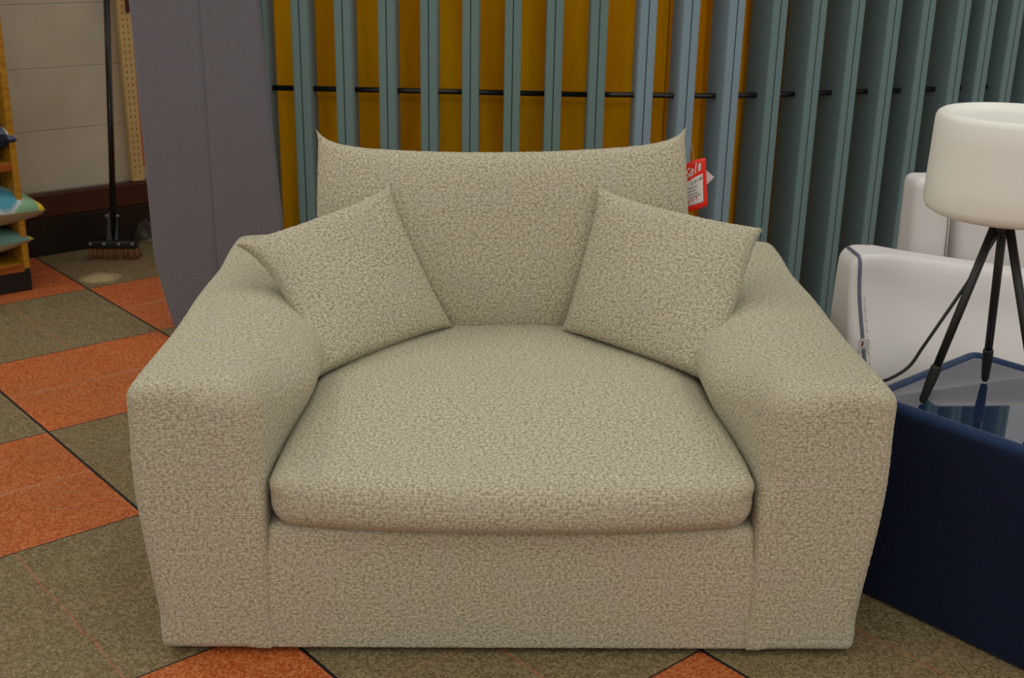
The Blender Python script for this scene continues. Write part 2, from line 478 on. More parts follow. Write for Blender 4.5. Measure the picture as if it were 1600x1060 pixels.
def curtain_mat():
    mt, nt, bs = newmat('mustard_cloth'); L = nt.links
    tc = nd(nt, 'ShaderNodeTexCoord')
    mp = nd(nt, 'ShaderNodeMapping'); mp.inputs['Scale'].default_value = (9, 9, 1.2)
    L.new(tc.outputs['Object'], mp.inputs['Vector'])
    nz = nd(nt, 'ShaderNodeTexNoise'); nz.inputs['Scale'].default_value = 1.3; nz.inputs['Detail'].default_value = 5
    L.new(mp.outputs['Vector'], nz.inputs['Vector'])
    L.new(ramp(nt, nz.outputs['Fac'], [(0.32, s2l((228, 146, 3))), (0.7, s2l((255, 186, 3)))]), bs.inputs['Base Color'])
    bs.inputs['Roughness'].default_value = 0.85; bs.inputs['Specular IOR Level'].default_value = 0.1
    return mt
M_CURTAIN = curtain_mat()

def glass_mat():
    mt, nt, bs = newmat('dark_glass')
    bs.inputs['Base Color'].default_value = (*s2l((24, 40, 66)), 1)
    bs.inputs['Roughness'].default_value = 0.03
    bs.inputs['IOR'].default_value = 2.3
    return mt
M_GLASS = glass_mat()

# ------------------------------------------------------------------ the setting
# wall frame: along the wall EX, away from the room EY
EX = Vector((0.7566, 0.6539, 0)); EY = Vector((-0.6539, 0.7566, 0))
WALL_ANG = math.atan2(EX.y, EX.x)
def wpt(e, n, z=0.0):
    p = EX * e + EY * n; return Vector((p.x, p.y, z))

V, F = box_arrays([((-5, -3.5, -0.1), (6, 9, 0))])
tag(mesh_obj('floor', V, F, M_FLOOR, smooth=False), kind='structure')
def wall_box(name, e0, e1, n0, n1, z0, z1, mat, bev=0.0):
    o = box(name, (e0, n0, z0), (e1, n1, z1), mat, None, bev)
    o.rotation_euler = (0, 0, WALL_ANG); tag(o, kind='structure'); return o
wall_box('wall_back', -1.5, 7.0, 4.937, 5.05, 0, 3.2, M_WALL)
wall_box('baseboard_back', -1.5, 7.0, 4.897, 4.936, 0, 0.157, M_BLACKBASE, 0.004)
wall_box('trim_1', -1.5, 7.0, 4.893, 4.936, 0.158, 0.258, M_BROWN, 0.008)

# ------------------------------------------------------------------ armchair
SOFA = empty('armchair', (0.0075, 2.02, 0), math.radians(1.5),
             'wide cream boucle armchair in the middle with thick arms and a domed seat', 'armchair')
HW, IN, ARMZ, DEP = 0.702, 0.4605, 0.56, 1.02
STEP = 0.0042

def arm(side):
    lo, hi = (IN, -0.005, 0.012), (HW, DEP, ARMZ)
    def rf(P):
        inner = smooth01(((IN + HW) / 2 + 0.03 - P[:, 0]) / 0.06)
        top = smooth01((P[:, 2] - 0.30) / 0.1)
        fr = smooth01((P[:, 1] - 0.03) / 0.25)
        low_in = smooth01((IN + 0.06 - P[:, 0]) / 0.04) * (1 - top)
        return (0.031 - 0.016 * low_in) * (0.5 + 0.5 * smooth01((P[:, 2] - 0.03) / 0.06)) + inner * top * (0.022 + 0.045 * fr)
    V, F, UV = rbox(lo, hi, 0.04, STEP, rf)
    x, y, z = V[:, 0].copy(), V[:, 1].copy(), V[:, 2].copy()
    inner = smooth01((IN + 0.12 - x) / 0.12)
    bul = 0.062 * smooth01((y + 0.0) / 0.30) * np.exp(-((z - 0.475) / 0.10) ** 2) * (1 - 0.5 * smooth01((y - 0.45) / 0.5))
    V[:, 0] -= bul * inner
    # outer side: a touch narrower at the floor, gently full in the middle
    outer = smooth01((x - IN - 0.1) / 0.1)
    V[:, 0] -= outer * (0.026 * (1 - smooth01((z - 0.03) / 0.40)))
    V[:, 0] += outer * 0.006 * np.sin(np.clip(z / ARMZ, 0, 1) * PI)
    # soft crown on the arm, a slight dip before the back
    top = smooth01((z - 0.45) / 0.1)
    V[:, 2] += top * (0.008 * np.sin(np.clip((x - IN) / (HW - IN), 0, 1) * PI) - 0.018 * np.exp(-((y - 0.70) / 0.10) ** 2) * (1 - 0.9 * smooth01((x - IN - 0.06) / 0.13)) + 0.016 * smooth01((y - 0.78) / 0.15))
    V[:, 1] -= 0.008 * (1 - smooth01(y / 0.05)) * np.sin(np.clip(z / ARMZ, 0, 1) * PI)
    V[:, 0] += 0.003 * np.sin(y * 11 + 1) * top
    if side < 0:
        V[:, 0] *= -1; F = F[:, ::-1]; UV = UV.reshape(-1, 4, 2)[:, ::-1].reshape(-1, 2).copy(); UV[:, 0] = -UV[:, 0] + 0.37
    return mesh_obj('arm', V, F, M_BOUCLE, SOFA, UV)
arm(-1); arm(1)

# apron below the cushion
V, F, UV = rbox((-IN - 0.006, 0.0, 0.012), (IN + 0.006, 0.62, 0.279), 0.02, STEP, lambda P: 0.007 + 0.016 * smooth01((P[:, 2] - 0.2) / 0.06))
t = smooth01((V[:, 2] - 0.24) / 0.05) * (1 - smooth01(V[:, 1] / 0.06))
V[:, 1] += -0.006 * (1 - smooth01(V[:, 1] / 0.04)) * np.sin(np.clip(V[:, 2] / 0.3, 0, 1) * PI)
mesh_obj('front_rail', V, F, M_BOUCLE, SOFA, UV + 0.11)

# back frame behind the loose back cushion
V, F, UV = rbox((-IN - 0.06, 0.80, 0.014), (IN + 0.06, DEP - 0.01, 0.585), 0.05, 0.008)
mesh_obj('back_frame', V, F, M_BOUCLE, SOFA, UV + 0.23)

# seat cushion, domed and full at the front
CW, CY0, CY1, CZ0, CZ1 = 0.455, -0.016, 0.80, 0.277, 0.390
V, F, UV = rbox((-CW, CY0, CZ0), (CW, CY1, CZ1), 0.046, STEP, lambda P: 0.046 - 0.014 * smooth01((P[:, 2] - 0.34) / 0.03) * (1 - smooth01((P[:, 1] - 0.05) / 0.15)))
x, y, z = V[:, 0].copy(), V[:, 1].copy(), V[:, 2].copy()
top = smooth01((z - CZ0 - 0.03) / (CZ1 - CZ0 - 0.03))
cx = 1 - (np.abs(x) / CW) ** 2.6
V[:, 2] += top * (0.058 * cx ** 0.8 * smooth01((y + 0.02) / 0.36) + 0.010 * smooth01((y - 0.02) / 0.3))
fb = (1 - smooth01((y - CY0) / 0.12))
V[:, 1] -= fb * 0.036 * cx * np.sin(np.clip((z - CZ0) / (CZ1 - CZ0), 0, 1) * PI * 0.8 + 0.35)
V[:, 2] -= fb * (1 - top) * 0.012 * cx
V[:, 0] -= np.sign(x) * smooth01((np.abs(x) - 0.3) / 0.15) * 0.012 * smooth01((y - 0.15) / 0.2) * top
V[:, 2] += 0.003 * np.sin(x * 17 + 0.5) * np.sin(y * 13) * top
mesh_obj('seat_cushion', V, F, M_BOUCLE, SOFA, UV + 0.41)

# low black glides under the frame
for sx in (-0.6, 0.6):
    for sy in (0.12, 0.92):
        V, F = tube_arrays([(sx, sy, 0.0), (sx, sy, 0.045)], [0.028, 0.03], 20)
        mesh_obj('foot', np.array(V), F, M_FOOT, SOFA)

def patch_pillow(name, ctrl, size, tf, tb, mat, parent=None, step=0.0042, pinch=0.05, uvoff=0.0, pw=0.42, pinch_v=None, pp=2.0):
    """Soft pillow on a 3x3 control patch (rows bottom->top, columns left->right), front side faces the viewer."""
    C3 = np.array(ctrl, float)                     # [3][3][3]
    nu, nv = int(size[0] / step), int(size[1] / step)
    u = np.linspace(-1, 1, nu + 1); v = np.linspace(-1, 1, nv + 1)
    U, W = np.meshgrid(u, v, indexing='ij')
    # edges drawn in between the corners
    ear = lambda t: 0.75 * np.abs(t) ** (1.5 * pp) + 0.25 * np.abs(t) ** (3 * pp)
    pv = pinch if pinch_v is None else pinch_v
    U2 = U * (1 - pinch * (1 - ear(W))); W2 = W * (1 - np.where(W > 0, pv, pinch) * (1 - ear(U)))
    def basis(t): return np.stack([t * (t - 1) / 2, 1 - t * t, t * (t + 1) / 2], -1)
    def dbasis(t): return np.stack([t - 0.5, -2 * t, t + 0.5], -1)
    Bu, Bv = basis(U2), basis(W2)
    P = np.einsum('xyi,xyj,jik->xyk', Bu, Bv, C3)
    Du = np.einsum('xyi,xyj,jik->xyk', dbasis(U2), Bv, C3)
    Dv = np.einsum('xyi,xyj,jik->xyk', Bu, dbasis(W2), C3)
    N = np.cross(Du, Dv); N /= np.linalg.norm(N, axis=-1, keepdims=True)
    th = np.clip((1 - U ** 2) * (1 - W ** 2), 0, 1) ** pw
    edge = np.clip(1 - np.maximum(np.abs(U), np.abs(W)), 0, 1)
    th = th * 0.9 + 0.1 * np.clip(edge * 14, 0, 1) ** 0.5
    lump = 1 + 0.05 * np.sin(U * 4.1 + 1.3) * np.sin(W * 3.7 + uvoff * 7)
    A = P + N * (tf * th * lump)[..., None]
    B = P - N * (tb * th)[..., None]
    idA = np.arange((nu + 1) * (nv + 1)).reshape(nu + 1, nv + 1)
    idB = idA + idA.size
    border = (np.abs(U) == 1) | (np.abs(W) == 1)
    idB = np.where(border, idA, idB)
    Vv = np.concatenate([A.reshape(-1, 3), B.reshape(-1, 3)])
    q = lambda I: np.stack([I[:-1, :-1], I[1:, :-1], I[1:, 1:], I[:-1, 1:]], -1).reshape(-1, 4)
    F = np.concatenate([q(idA), q(idB)[:, ::-1]])
    def arc(A_, axis, half):
        d = np.linalg.norm(np.diff(A_, axis=axis), axis=-1)
        c = np.concatenate([np.zeros_like(np.take(d, [0], axis)), np.cumsum(d, axis)], axis)
        return c - np.take(c, [half], axis)
    uvp = np.stack([arc(A, 0, nu // 2), arc(A, 1, nv // 2)], -1) + uvoff
    uq = np.stack([uvp[:-1, :-1], uvp[1:, :-1], uvp[1:, 1:], uvp[:-1, 1:]], 2).reshape(-1, 4, 2)
    UV = np.concatenate([uq, uq[:, ::-1]]).reshape(-1, 2)
    used = np.zeros(len(Vv), bool); used[F.ravel()] = True
    remap = np.cumsum(used) - 1
    return mesh_obj(name, Vv[used], remap[F], mat, parent, UV)

def grid_ctrl(bl, br, tl, tr, over=None):
    bl, br, tl, tr = [np.array(p, float) for p in (bl, br, tl, tr)]
    g = [[bl, (bl + br) / 2, br], [(bl + tl) / 2, (bl + br + tl + tr) / 4, (br + tr) / 2], [tl, (tl + tr) / 2, tr]]
    for (r, c), p in (over or {}).items(): g[r][c] = np.array(p, float)
    return g

# loose back cushion, leaning on the frame (built in the chair's own frame)
sofa_inv = (Matrix.Translation((0.0075, 2.02, 0)) @ Matrix.Rotation(math.radians(1.5), 4, 'Z')).inverted()
def S(p): return tuple(sofa_inv @ Vector(p))
ctrl = grid_ctrl(S((-0.462, 2.740, 0.405)), S((0.430, 2.760, 0.405)), S((-0.472, 2.825, 0.889)), S((0.402, 2.825, 0.914)),
                 {(2, 1): S((-0.035, 2.825, 0.880)), (1, 0): S((-0.476, 2.770, 0.655)), (1, 2): S((0.424, 2.780, 0.67)), (1, 1): S((-0.025, 2.765, 0.64))})
patch_pillow('back_cushion', ctrl, (0.88, 0.47), 0.088, 0.055, M_BOUCLE, SOFA, pinch=0.025, uvoff=0.57, pw=0.30, pinch_v=0.16, pp=8.0)

# ------------------------------------------------------------------ throw pillows
ctrl = grid_ctrl((-0.432, 2.385, 0.415), (-0.139, 2.675, 0.450), (-0.628, 2.625, 0.655), (-0.283, 2.700, 0.785),
                 {(1, 0): (-0.508, 2.525, 0.555)})
p = patch_pillow('throw_pillow', ctrl, (0.42, 0.42), 0.060, 0.032, M_BOUCLE, pinch=0.07, uvoff=1.3, pw=0.36, pp=2.5)
tag(p, 'square cream boucle throw pillow in the left corner of the armchair', 'pillow', 'boucle throw pillows')
ctrl = grid_ctrl((0.114, 2.660, 0.450), (0.436, 2.405, 0.415), (0.186, 2.700, 0.790), (0.560, 2.635, 0.712),
                 {(1, 2): (0.508, 2.525, 0.580)})
p = patch_pillow('throw_pillow', ctrl, (0.42, 0.42), 0.060, 0.032, M_BOUCLE, pinch=0.07, uvoff=2.1, pw=0.36, pp=2.5)
tag(p, 'square cream boucle throw pillow in the right corner of the armchair beside the red tag', 'pillow', 'boucle throw pillows')

# ------------------------------------------------------------------ red sale tag hanging behind the back cushion
TAG = empty('sale_tag', (0.43, 2.83, 0.74), 0, 'red and white sale card hanging from the right edge of the back cushion', 'tag')
TL, TR, BR, BL = [np.array(p) for p in ((0.389, 2.85, 0.802), (0.4495, 2.83, 0.8335), (0.4625, 2.83, 0.719), (0.392, 2.85, 0.698))]
def card(u, v, off=0.0):
    p = (1-u)*(1-v)*BL + u*(1-v)*BR + u*v*TR + (1-u)*v*TL
    p = p + np.array([0, 1, 0]) * (0.010 * math.sin(u * PI) * -1) + np.array([0, 0, 0.006]) * math.sin(u * PI) * (v * 2 - 0.6)
    return p + np.array([0.1, -1, 0.15]) * off - np.array([0.43, 2.83, 0.74])
def card_sheet(name, poly_u, poly_v, mat, off, thick=0.0006, n=14, slant=0.0):
    us = np.linspace(poly_u[0], poly_u[1], n + 1); vs_ = np.linspace(poly_v[0], poly_v[1], n + 1)
    V = []; F = []
    for o in (off, off - thick):
        for a in us:
            for b in vs_: V.append(card(a, b + (slant * (a - 0.5) if b > 0.5 * (poly_v[0] + poly_v[1]) else 0) * (b - poly_v[0]) / (poly_v[1] - poly_v[0]), o))
    N1 = n + 1; K = N1 * N1
    for i in range(n):
        for j in range(n):
            a = i*N1 + j
            F.append([a, a+N1, a+N1+1, a+1]); F.append([K+a, K+a+1, K+a+N1+1, K+a+N1])
    for i in range(n):
        a = i*N1; F.append([a, K+a, K+a+N1, a+N1]); a = i*N1 + n; F.append([a, a+N1, K+a+N1, K+a])
        a = i; F.append([a, a+1, K+a+1, K+a]); a = n*N1 + i; F.append([a, K+a, K+a+1, a+1])
    return mesh_obj(name, np.array(V), F, mat, TAG)
card_sheet('card', (0, 1), (0, 1), M_CARDRED, 0.0)
card_sheet('price_panel', (0.0, 0.86), (0.12, 0.65), M_CARDWHITE, 0.0009, slant=0.12)['label'] = 'white writing panel'
def strokes(name, lines, width, mat, off):
    V = []; F = []
    for ln in lines:
        pts = [np.array(p, float) for p in ln]
        b = len(V)
        for i, p_ in enumerate(pts):
            t = (pts[min(i+1, len(pts)-1)] - pts[max(i-1, 0)]); t = t / (np.linalg.norm(t) + 1e-9)
            nrm = np.array([-t[1], t[0]]) * width / 2
            for s in (1, -1):
                q = p_ + s * nrm; V.append(card(q[0], q[1], off))
        for i in range(len(pts) - 1):
            F.append([b+2*i, b+2*i+1, b+2*i+3, b+2*i+2])
    return mesh_obj(name, np.array(V), F, mat, TAG, smooth=False)
GL = {
 'S': [[(.9,.85),(.6,1.0),(.25,.9),(.2,.7),(.5,.52),(.75,.35),(.7,.1),(.35,0),(.05,.15)]],
 'a': [[(.75,.55),(.4,.62),(.15,.4),(.15,.12),(.4,0),(.65,.15),(.75,.55),(.72,.1),(.95,.05)]],
 'l': [[(.45,1.0),(.35,.3),(.4,.02),(.65,.05)]],
 'e': [[(.15,.32),(.65,.38),(.6,.6),(.35,.62),(.15,.35),(.25,.05),(.55,0),(.85,.15)]],
 'L': [[(.2,1),(.2,0),(.8,.05)]],
 'o': [[(.45,.6),(.15,.4),(.2,.05),(.5,0),(.75,.25),(.65,.55),(.45,.6)]],
 'v': [[(.1,.6),(.4,0),(.8,.6)]],
 '1': [[(.3,.8),(.5,1),(.45,0)]],
 '6': [[(.7,1),(.3,.6),(.2,.2),(.45,0),(.75,.2),(.55,.45),(.25,.3)]],
 '4': [[(.6,1),(.15,.35),(.85,.35)],[(.62,.7),(.58,0)]],
 '9': [[(.75,.8),(.5,1),(.25,.75),(.5,.55),(.75,.8),(.65,0)]],
}
def word(txt, u0, v0, w, h, shear=0.25, rise=0.0):
    out = []
    for i, ch in enumerate(txt):
        for ln in GL[ch]:
            pts = smooth_path([(px, py, 0) for px, py in ln], 4)
            out.append([(u0 + (i + px + shear*py) * w, v0 + py * h + (i + px) * w * rise) for px, py, _ in pts])
    return out
strokes('sale_lettering', word('Sale', 0.24, 0.67, 0.145, 0.19, 0.3, 0.22), 0.034, M_CARDWHITE, 0.0012)['label'] = 'white script word on red'
strokes('underline', [[(0.08, 0.600), (0.4, 0.625), (0.82, 0.668)]], 0.022, M_CARDRED, 0.0012)
hand = word('Love', 0.44, 0.53, 0.10, 0.08, 0.2, 0.15)
for k, (u0, u1, v0) in enumerate(((0.24, 0.66, 0.455), (0.22, 0.62, 0.385), (0.24, 0.70, 0.320), (0.38, 0.78, 0.270))):
    nn = 15
    hand.append([(u0 + (u1-u0)*i/nn, v0 + 0.02*i/nn + (0.016 if i % 2 else -0.004) * (0.6 + 0.7*random.random())) for i in range(nn + 1)])
strokes('handwriting', hand, 0.013, M_INK, 0.0013)
strokes('price_digits', word('1649', 0.22, 0.155, 0.11, 0.085, 0.15, 0.08), 0.017, M_INKPINK, 0.0013)
# small white diamond tag behind the card, and the loop of string
dv = [(0.450, 2.845, 0.806), (0.4765, 2.85, 0.784), (0.452, 2.852, 0.755), (0.424, 2.85, 0.776)]
V = [np.array(p) - np.array([0.43, 2.83, 0.74]) for p in dv]; V += [v + np.array([0, 0.001, 0]) for v in V]
mesh_obj('white_tag', np.array(V), [[0,3,2,1],[4,5,6,7],[0,1,5,4],[1,2,6,5],[2,3,7,6],[3,0,4,7]], M_CARDWHITE, TAG, smooth=False)['label'] = 'small white diamond shaped tag'
tube('string', smooth_path([(-0.035, 0.0, 0.125), (-0.022, -0.002, 0.13), (-0.012, -0.002, 0.115), (-0.008, -0.001, 0.075)], 6), 0.0008, M_STRING, TAG, 6)

# ------------------------------------------------------------------ slatted screen behind the armchair
SLATS = [(-0.876,4.15),(-0.733,4.15),(-0.588,4.15),(-0.442,4.15),(-0.300,4.15),(-0.158,4.15),(-0.016,4.15),(0.125,4.15),(0.272,4.15),
         (0.436,4.15),(0.580,4.152),(0.734,4.17),(0.887,4.215),(1.033,4.265),(1.179,4.32),(1.322,4.37),(1.456,4.42),(1.600,4.47),(1.713,4.52),(1.832,4.57),(1.946,4.62),(2.07,4.67)]
SLATS = [(round(x * 0.94, 3), round(y * 0.94, 3)) for x, y in SLATS]
SANG = [0]*9 + [1, 6, 12, 16, 18, 20, 20, 20, 21, 22, 23, 23, 23]
SX, SY = 0.38, 3.97
SCREEN = empty('slatted_screen', (SX, SY, 0), 0, 'tall row of upright grey green felt slats on a black rod behind the armchair', 'room divider')
SW, SD, SH = 0.0526, 0.149, 2.4
def slat_section():
    w, d, r, g = SW/2, SD, 0.005, 0.0016
    return [(-w, r), (-w+r*0.3, r*0.3), (-w+r, 0), (-g, 0), (0, 0.005), (g, 0), (w-r, 0), (w-r*0.3, r*0.3), (w, r), (w, d), (-w, d)]
sec = slat_section()
def slat_mesh(mat):
    n = len(sec); V = [(x, y, 0.0) for x, y in sec] + [(x, y, SH) for x, y in sec]
    F = []; mi = []
    for i in range(n):
        j = (i+1) % n; F.append([i, j, n+j, n+i]); mi.append(1 if i in (3, 4) else 0)
    F.append(list(range(n))[::-1]); mi.append(0); F.append([n+i for i in range(n)]); mi.append(0)
    return V, F, mi
for i, ((x, y), a) in enumerate(zip(SLATS, SANG)):
    mat = M_SLAT_G if i < 9 else (M_SLAT_B if i < 12 else M_SLAT_T)
    V, F, mi = slat_mesh(mat)
    o = mesh_obj('slat', np.array(V), F, [mat, M_SEAM], SCREEN, smooth=False, mat_idx=mi)
    o.location = (x - SX, y - SY, 0); o.rotation_euler = (0, 0, math.radians(a) * 1.0)
def inset(k, d):
    x, y = SLATS[k]; a = math.radians(SANG[k])
    return (x - SX - d*math.sin(a), y - SY + d*math.cos(a), 0.820)
tube('rod', [(-0.874-SX, 0, 0.821), (0.266-SX, 0, 0.818)], 0.009, M_RODBLK, SCREEN)
tube('rod', smooth_path([(0.279-SX, 0, 0.819), (0.410-SX, 0, 0.820)] + [inset(k, 0.069) for k in range(10, 22)], 4), 0.009, M_RODBLK, SCREEN)
tube('rod_joint', [(0.264-SX, 0, 0.818), (0.281-SX, 0, 0.819)], 0.007, M_RODTIP, SCREEN)['label'] = 'cream joint between the two black rods'

# mustard cloth hanging behind the slats
path = [(-1.05, 4.082), (0.28, 4.082)] + [(SLATS[k][0] - 0.183*math.sin(math.radians(SANG[k])), SLATS[k][1] + 0.183*math.cos(math.radians(SANG[k]))) for k in range(10, 22)]
path = smooth_path([(x, y, 0) for x, y in path], 30)
V = []; F = []
nz = 24
for i, (x, y, _) in enumerate(path):
    s = i * 0.035
    for k in range(nz + 1):
        z = 2.4 * k / nz
        V.append((x, y + 0.009*math.sin(s*7.0 + 0.3*math.sin(z*2)) + 0.008*math.sin(s*17 + z*0.6) , z))
for i in range(len(path) - 1):
    for k in range(nz):
        a = i*(nz+1) + k; F.append([a, a+nz+1, a+nz+2, a+1])
o = mesh_obj('hanging_cloth', np.array(V), F, M_CURTAIN)
sm = o.modifiers.new('thickness', 'SOLIDIFY'); sm.thickness = 0.003
tag(o, 'mustard yellow cloth hanging behind the felt slats', 'curtain')

# ------------------------------------------------------------------ grey upholstered panel leaning on the slats
def panel():
    def ly(z): return 3.79 + 0.030 * z
    def xl(z):
        prof = [(0, -1.085), (0.01, -1.102), (0.03, -1.118), (0.06, -1.133), (0.12, -1.147), (0.17, -1.158), (0.25, -1.174), (0.32, -1.181), (0.5, -1.184), (1.10, -1.199), (1.95, -1.222)]
        return float(np.interp(z, [p[0] for p in prof], [p[1] for p in prof]))
    def xr(z):
        prof = [(0, -0.83), (0.01, -0.812), (0.03, -0.795), (0.06, -0.778), (0.12, -0.762), (0.25, -0.752), (0.4, -0.755), (0.757, -0.780), (1.10, -0.801), (1.95, -0.852)]
        return float(np.interp(z, [p[0] for p in prof], [p[1] for p in prof]))
    def xc(z): return -0.972 - (z - 0.3) * 0.012
    zs = [0, 0.004, 0.01, 0.02, 0.03, 0.045, 0.06, 0.09, 0.12, 0.145, 0.17, 0.21, 0.25, 0.285, 0.32, 0.4, 0.6, 0.85, 1.1, 1.4, 1.7, 1.95]
    T = 0.034
    cols = 13
    V = []; F = []
    for z in zs:
        L, R, Cc = xl(z), xr(z), xc(z)
        row = [(L, 0.010), (L+0.004, 0.003), (L+0.012, 0), (L + (Cc-L)*0.5, -0.001), (Cc-0.016, 0.0), (Cc-0.006, 0.003), (Cc, 0.0065), (Cc+0.006, 0.002), (Cc+0.016, 0), (Cc+(R-Cc)*0.5, -0.001), (R-0.012, 0), (R-0.004, 0.003), (R, 0.010), (R, T), (L, T)]
        for x, d in row: V.append((x, ly(z) + d, z))
    n = 15
    for i in range(len(zs) - 1):
        for k in range(n):
            k2 = (k+1) % n; F.append([i*n+k, i*n+k2, (i+1)*n+k2, (i+1)*n+k])
    F.append(list(range(n))[::-1]); F.append([(len(zs)-1)*n + k for k in range(n)])
    o = mesh_obj('fabric_panel', np.array(V), F, M_PANEL, smooth=False)
    tag(o, 'tall grey mauve cloth covered panel with a vertical fold behind the left arm', 'panel')
panel()

# ------------------------------------------------------------------ slotted shelving upright on the wall
UPR = empty('shelf_upright', wpt(2.105, 4.925, 0.262), WALL_ANG, 'narrow cream metal upright with two rows of slots on the wall beside the grey panel', 'shelf post')
box('post', (-0.029, -0.028, 0), (0.024, 0.010, 1.7), M_PEG, UPR, 0.002)
V, F = box_arrays([((x - 0.0021, -0.0284, z), (x + 0.0021, -0.0275, z + 0.010)) for i in range(60) for x in (-0.013, 0.007) for z in (0.03 + 0.0265*i,)])
tag(mesh_obj('slots', V, F, M_SLOT, UPR, smooth=False), 'dark slots in two columns', kind='stuff')
box('red_strip', (0.0245, -0.024, 0.06), (0.036, 0.008, 1.2), M_RED, UPR)['label'] = 'thin red board edge'
box('bracket', (0.002, -0.045, 0.70), (0.020, -0.029, 1.0), M_BROWN, UPR, 0.003)['label'] = 'dark brown bracket'

# ------------------------------------------------------------------ broom leaning on the wall
BR_ = empty('broom', (-1.648, 4.792, 0), 0.05, 'black push broom with brown bristles leaning against the block wall', 'broom')
V = []; F = []
for i in range(26):
    for j in range(5):
        cx = -0.094 + 0.188*i/25 + random.uniform(-.002, .002); cy = -0.022 + 0.044*j/4
        fx = cx*1.06 + random.uniform(-.003, .003); fy = cy*1.15 + random.uniform(-.003, .003)
        v, f = tube_arrays([(fx, fy, 0.0), (cx, cy, 0.045)], [0.0042, 0.003], 5)
        b = len(V); V += v; F += [[q + b for q in ff] for ff in f]
tag(mesh_obj('bristles', np.array(V), F, M_BRISTLE, BR_), kind='stuff')
box('head', (-0.1, -0.028, 0.043), (0.1, 0.028, 0.078), M_BLACKPL, BR_, 0.008, 3)
V, F = box_arrays([((-0.024, -0.012, 0.076), (0.024, -0.004, 0.185))])
V[4:, 0] *= 0.75; V[4:, 1] += 0.04
mesh_obj('brace', V, F, M_BLACKPL, BR_, smooth=False)
for x in (-0.085, -0.03, 0.03, 0.085):  # pale discs standing in for shiny highlights on the broom head
    V, F = tube_arrays([(x, -0.0285, 0.066), (x, -0.031, 0.066)], 0.006, 10); mesh_obj('highlight_spot', np.array(V), F, M_WRAPGLINT, BR_)
for x in (-0.022, 0.022):  # two more pale discs as painted highlights on the brace
    V, F = tube_arrays([(x, 0.024, 0.172), (x, 0.018, 0.172)], 0.0055, 10); mesh_obj('highlight_spot', np.array(V), F, M_WRAPGLINT, BR_)
tube('handle', [(0.005, 0.0, 0.075), (-0.004, 0.265, 1.12)], 0.0125, M_POLE, BR_)

# ------------------------------------------------------------------ scrap of plastic wrap on the floor
V = []; F = []; nx_, nz_ = 10, 14
for i in range(nx_ + 1):
    for k in range(nz_ + 1):
        a = i / nx_; b = k / nz_
        V.append((-0.05 + 0.10 * a * (1 - 0.5 * b) + random.uniform(-.005, .005), 0.02 * math.sin(9 * a + 3 * b) + random.uniform(-.006, .006) + 0.03 * b, max(0.0, 0.085 * b * (0.7 + 0.5 * a) + (random.uniform(-.006, .006) if k else 0))))
for i in range(nx_):
    for k in range(nz_):
        a = i * (nz_ + 1) + k; F.append([a, a + nz_ + 1, a + nz_ + 2, a + 1])
M_WRAP, ntw, bsw = newmat('clear_plastic_wrap')
bsw.inputs['Base Color'].default_value = (*s2l((150, 150, 140)), 1); bsw.inputs['Roughness'].default_value = 0.12; bsw.inputs['Alpha'].default_value = 0.14
o = mesh_obj('plastic_wrap', np.array(V), F, M_WRAP, smooth=False)
o.location = wpt(2.105, 4.845, 0.0); o.rotation_euler = (0, 0, WALL_ANG)
sm = o.modifiers.new('thickness', 'SOLIDIFY'); sm.thickness = 0.0006
tag(o, 'crumpled clear plastic wrap standing on the floor between the broom and the grey panel', 'plastic wrap')

# ------------------------------------------------------------------ pine shelf unit with cushions
SHF = empty('pine_shelf', wpt(1.464, 4.461, 0), WALL_ANG, 'yellow pine shelf unit on a black plinth against the wall at the left edge', 'shelf unit')
box('plinth', (-0.9, 0.002, 0), (0.0, 0.40, 0.085), M_PLINTH, SHF, 0.003)
for x in (-0.022, -0.9):
    box('side_panel', (x, 0.0, 0.086), (x + 0.022, 0.42, 1.9), M_PINE, SHF, 0.002)
for z in (0.109, 0.489, 0.891, 1.27):
    bd = box('shelf_board', (-0.878, 0.004, z - 0.034), (-0.022, 0.40, z - 0.002), M_PINE, SHF, 0.002)
    box('edge_strip', (-0.878, 0.0, z - 0.033), (-0.022, 0.0038, z - 0.003), M_PINEFACE, bd, 0.001)
box('back_board', (-0.878, 0.402, 0.086), (-0.022, 0.42, 1.9), M_PINE, SHF)

